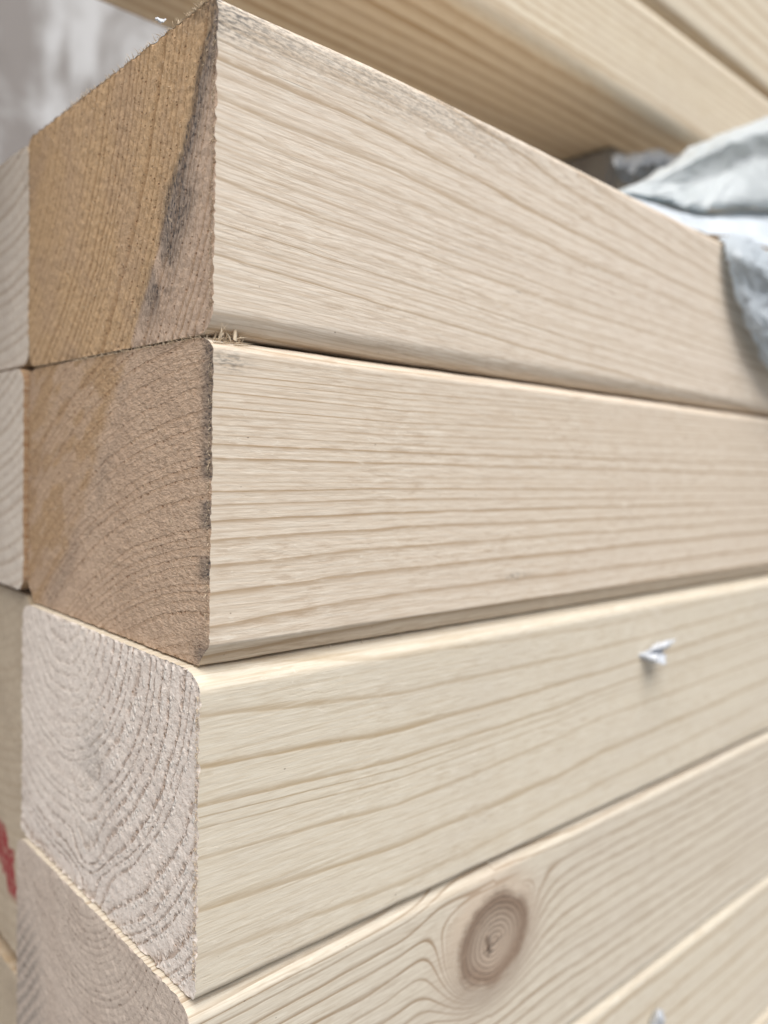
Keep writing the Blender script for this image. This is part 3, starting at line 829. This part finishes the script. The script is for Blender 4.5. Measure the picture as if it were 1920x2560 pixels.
def loft(rows, nu=60, nv=12, seed=1, crumple=0.0006):
    """rows of 3D points -> smooth sheet through them (Catmull-Rom both ways)"""
    R = [np.array(r, float) for r in rows]
    def cr(P, n):
        P = np.array(P); m = len(P)
        t = np.linspace(0, m-1, n); i = np.clip(t.astype(int), 0, m-2); f = (t-i)
        sh = (n,)+(1,)*(P.ndim-1); f = f.reshape(sh)
        p0 = P[np.maximum(i-1, 0)]; p1 = P[i]; p2 = P[i+1]; p3 = P[np.minimum(i+2, m-1)]
        return 0.5*(2*p1+(p2-p0)*f+(2*p0-5*p1+4*p2-p3)*f**2+(3*p1-p0-3*p2+p3)*f**3)
    A_ = np.array([cr(r, nu) for r in R])
    S = cr(A_, (len(rows)-1)*nv+1)
    n1, n2 = S.shape[:2]
    gu = np.arange(n1)[:, None]/nv; gv = np.arange(n2)[None, :]/nu*6
    rid = lambda sd: 1-2*np.abs(fbm(gu*1.6+gv*0.7, gv*1.3-gu*0.5, sd, 3)-0.5)*2.2
    S[..., 1] += crumple*((fbm(gu*2.2, gv*1.5, seed, 4)-0.5)+0.9*rid(seed+20))
    S[..., 2] += crumple*((fbm(gu*2.2, gv*1.5, seed+50, 4)-0.5)+0.9*rid(seed+70))
    return S.reshape(-1, 3), grid_quads(n1, n2)
def px_row(pts): return [on_y(a, b, c) for a, b, c in pts]

def add_loft(name, rows, mat, parent=None, thick=0.00012, **k):
    V, Q = loft(rows, **k)
    o = link(name, mesh_from(name, V, Q), mat, parent)
    m = o.modifiers.new('thickness', 'SOLIDIFY'); m.thickness = thick; m.offset = 0
    return o

# spacer between stack and upper pack
sp_mat = plain('wrapped_spacer_grey', (0.30, 0.295, 0.285), 0.75, (0.24, 0.235, 0.23), 60, 0.0006, 200)
sx = on_y(1521, 358, 0.1700)[0]
b = []
bx0, bx1, by0, by1, bz0, bz1, ch = sx, sx+0.075, 0.1700, 0.52, Az1+0.0004, X_z0-0.0003, 0.002
prof = [(bx0, bz0+ch), (bx0, bz1-ch), (bx0+ch, bz1), (bx1-ch, bz1), (bx1, bz1-ch), (bx1, bz0+ch), (bx1-ch, bz0), (bx0+ch, bz0)]
V = [[x, y, z] for y in (by0, by0+0.001, by1) for x, z in prof]
Qs = [[k*8+j, k*8+(j+1) % 8, (k+1)*8+(j+1) % 8, (k+1)*8+j] for k in range(2) for j in range(8)]
Qs += [[0, 3, 2, 1], [0, 7, 4, 3], [4, 7, 6, 5], [16, 17, 18, 19], [16, 19, 20, 23], [20, 21, 22, 23]]
spc = link('spacer_block', mesh_from('spacer_block', V, Qs, None, False), sp_mat)
tag(spc, 'grey spacer block between the top timber and the pack above it', 'spacer')
# dark bunched film tucked under the upper timber
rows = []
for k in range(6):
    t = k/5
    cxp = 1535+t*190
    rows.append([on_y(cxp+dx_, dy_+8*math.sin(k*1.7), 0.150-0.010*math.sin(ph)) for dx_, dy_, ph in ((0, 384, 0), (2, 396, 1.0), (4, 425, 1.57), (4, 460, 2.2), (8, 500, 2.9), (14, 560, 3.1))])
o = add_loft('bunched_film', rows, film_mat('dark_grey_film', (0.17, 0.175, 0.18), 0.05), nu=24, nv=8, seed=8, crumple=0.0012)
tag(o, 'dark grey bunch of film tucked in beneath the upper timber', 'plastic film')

# the white and grey sheet draped over the far end of the top timber
rows_hi = [px_row([(1552, 482, .128), (1650, 426, .126), (1750, 360, .123), (1840, 325, .120), (1960, 282, .116), (2120, 215, .112)]),
           px_row([(1550, 484, .124), (1655, 446, .120), (1760, 392, .116), (1850, 350, .113), (1970, 318, .110), (2120, 270, .106)]),
           px_row([(1552, 485, .122), (1665, 470, .119), (1770, 450, .117), (1860, 410, .114), (1970, 385, .112), (2120, 350, .108)]),
           px_row([(1554, 486, .120), (1660, 500, .116), (1745, 516, .112), (1830, 508, .109), (1970, 500, .107), (2120, 480, .103)]),
           px_row([(1558, 489, .124), (1660, 512, .122), (1745, 528, .120), (1830, 520, .119), (1970, 512, .118), (2120, 495, .114)])]
sheet = link('plastic_sheet', None); sheet.location = (0.2, 0.11, Az1)
def kid(o):
    o.matrix_parent_inverse = Matrix.Translation((-0.2, -0.11, -Az1)); return o
kid(add_loft('grey_fold', rows_hi, film_grey, sheet, nu=70, nv=14, seed=3, crumple=0.0010))
rows_w = [px_row([(1545, 482, .130), (1650, 512, .127), (1745, 528, .124), (1830, 520, .123), (1970, 512, .121), (2120, 495, .118)]),
          px_row([(1546, 485, .114), (1650, 522, .113), (1745, 545, .112), (1830, 548, .110), (1970, 560, .107), (2120, 560, .104)]),
          px_row([(1547, 490, .1080), (1650, 537, .1070), (1745, 580, .1055), (1830, 590, .1035), (1930, 625, .1000), (2120, 690, .096)])]
kid(add_loft('white_fold', rows_w, film_white, sheet, nu=70, nv=14, seed=4, crumple=0.0004))
rows_f = [px_row([(1800, 596, .1045), (1835, 592, .1030), (1885, 606, .1010), (1925, 630, .0990), (2000, 670, .097), (2120, 700, .094)]),
          px_row([(1812, 610, .0995), (1850, 604, .0980), (1890, 622, .0965), (1930, 655, .0950), (2000, 700, .094), (2120, 740, .092)]),
          px_row([(1824, 652, .0980), (1850, 650, .0958), (1890, 668, .0935), (1935, 700, .0925), (2010, 760, .092), (2120, 800, .090)]),
          px_row([(1836, 710, .0975), (1866, 715, .0958), (1905, 735, .0950), (1945, 760, .0940), (2010, 830, .093), (2120, 860, .090)]),
          px_row([(1858, 790, .0972), (1884, 795, .0952), (1918, 810, .0938), (1955, 840, .0930), (2010, 890, .092), (2120, 920, .090)]),
          px_row([(1886, 862, .0970), (1910, 866, .0955), (1940, 880, .0945), (1975, 910, .0938), (2020, 950, .093), (2120, 980, .091)]),
          px_row([(1926, 930, .0968), (1945, 936, .0955), (1975, 950, .0945), (2005, 970, .094), (2040, 1000, .093), (2120, 1040, .091)])]
kid(add_loft('hanging_flap', rows_f, film_mat('blue_grey_film', (0.74, 0.79, 0.83), 0.45), sheet, nu=50, nv=12, seed=6, crumple=0.0008))
tag(sheet, 'crumpled white and grey plastic sheet draped over the far end of the top timber', 'plastic sheet')

# small scraps of white film caught on the timbers
scrap_mat = film_mat('white_scrap_film', (0.80, 0.83, 0.88), 0.25)
def scrap(name, rows, label, mat=scrap_mat, seed=1, cr=0.00045):
    o = add_loft(name, [px_row(r) for r in rows], mat, None, 0.00010, nu=26, nv=8, seed=seed, crumple=cr)
    return tag(o, label, 'plastic scrap', 'white film scraps caught on the timbers')
s1 = scrap('plastic_scrap', [[(1634, 1618, .0992), (1655, 1608, .0985), (1690, 1600, .0975)],
                        [(1622, 1628, .0994), (1650, 1622, .0972), (1680, 1612, .0962)],
                        [(1600, 1640, .1003), (1625, 1632, .0990), (1655, 1634, .0990)],
                        [(1605, 1648, .1002), (1636, 1645, .0976), (1666, 1640, .0972)],
                        [(1625, 1655, .0998), (1642, 1658, .0970), (1662, 1664, .0965)]],
      'torn white film scrap stuck to the side of the third front timber', seed=2)
s2 = scrap('plastic_scrap', [[(1622, 2580, .1000), (1640, 2580, .0985), (1662, 2578, .0995)],
                        [(1634, 2548, .0998), (1648, 2546, .0975), (1662, 2550, .0990)],
                        [(1642, 2528, .1000), (1652, 2526, .0985), (1660, 2532, .0998)]],
      'white film scrap at the bottom edge, on the timber below the knotty one', seed=3)
pA = on_x(398, 66, Ax0)
rows = [[pA+np.array(v)*0.001 for v in r] for r in
        [[(-0.2, -2.2, -0.3), (-0.3, -1.0, 0.0), (-0.2, 0.2, 0.9)], [(0.1, -2.0, 0.1), (-0.6, -0.6, 0.5), (-0.3, 0.5, 1.1)], [(0.3, -1.6, 0.3), (-0.1, -0.2, 0.8), (0.2, 0.7, 1.6)]]]
V, Q = loft(rows, 14, 6, 5, 0.00025)
o = link('plastic_scrap', mesh_from('plastic_scrap', V, Q), scrap_mat)
m = o.modifiers.new('thickness', 'SOLIDIFY'); m.thickness = 0.00008
tag(o, 'tiny curled white shred on the upper edge of the tan stained end', 'plastic scrap', 'white film scraps caught on the timbers')
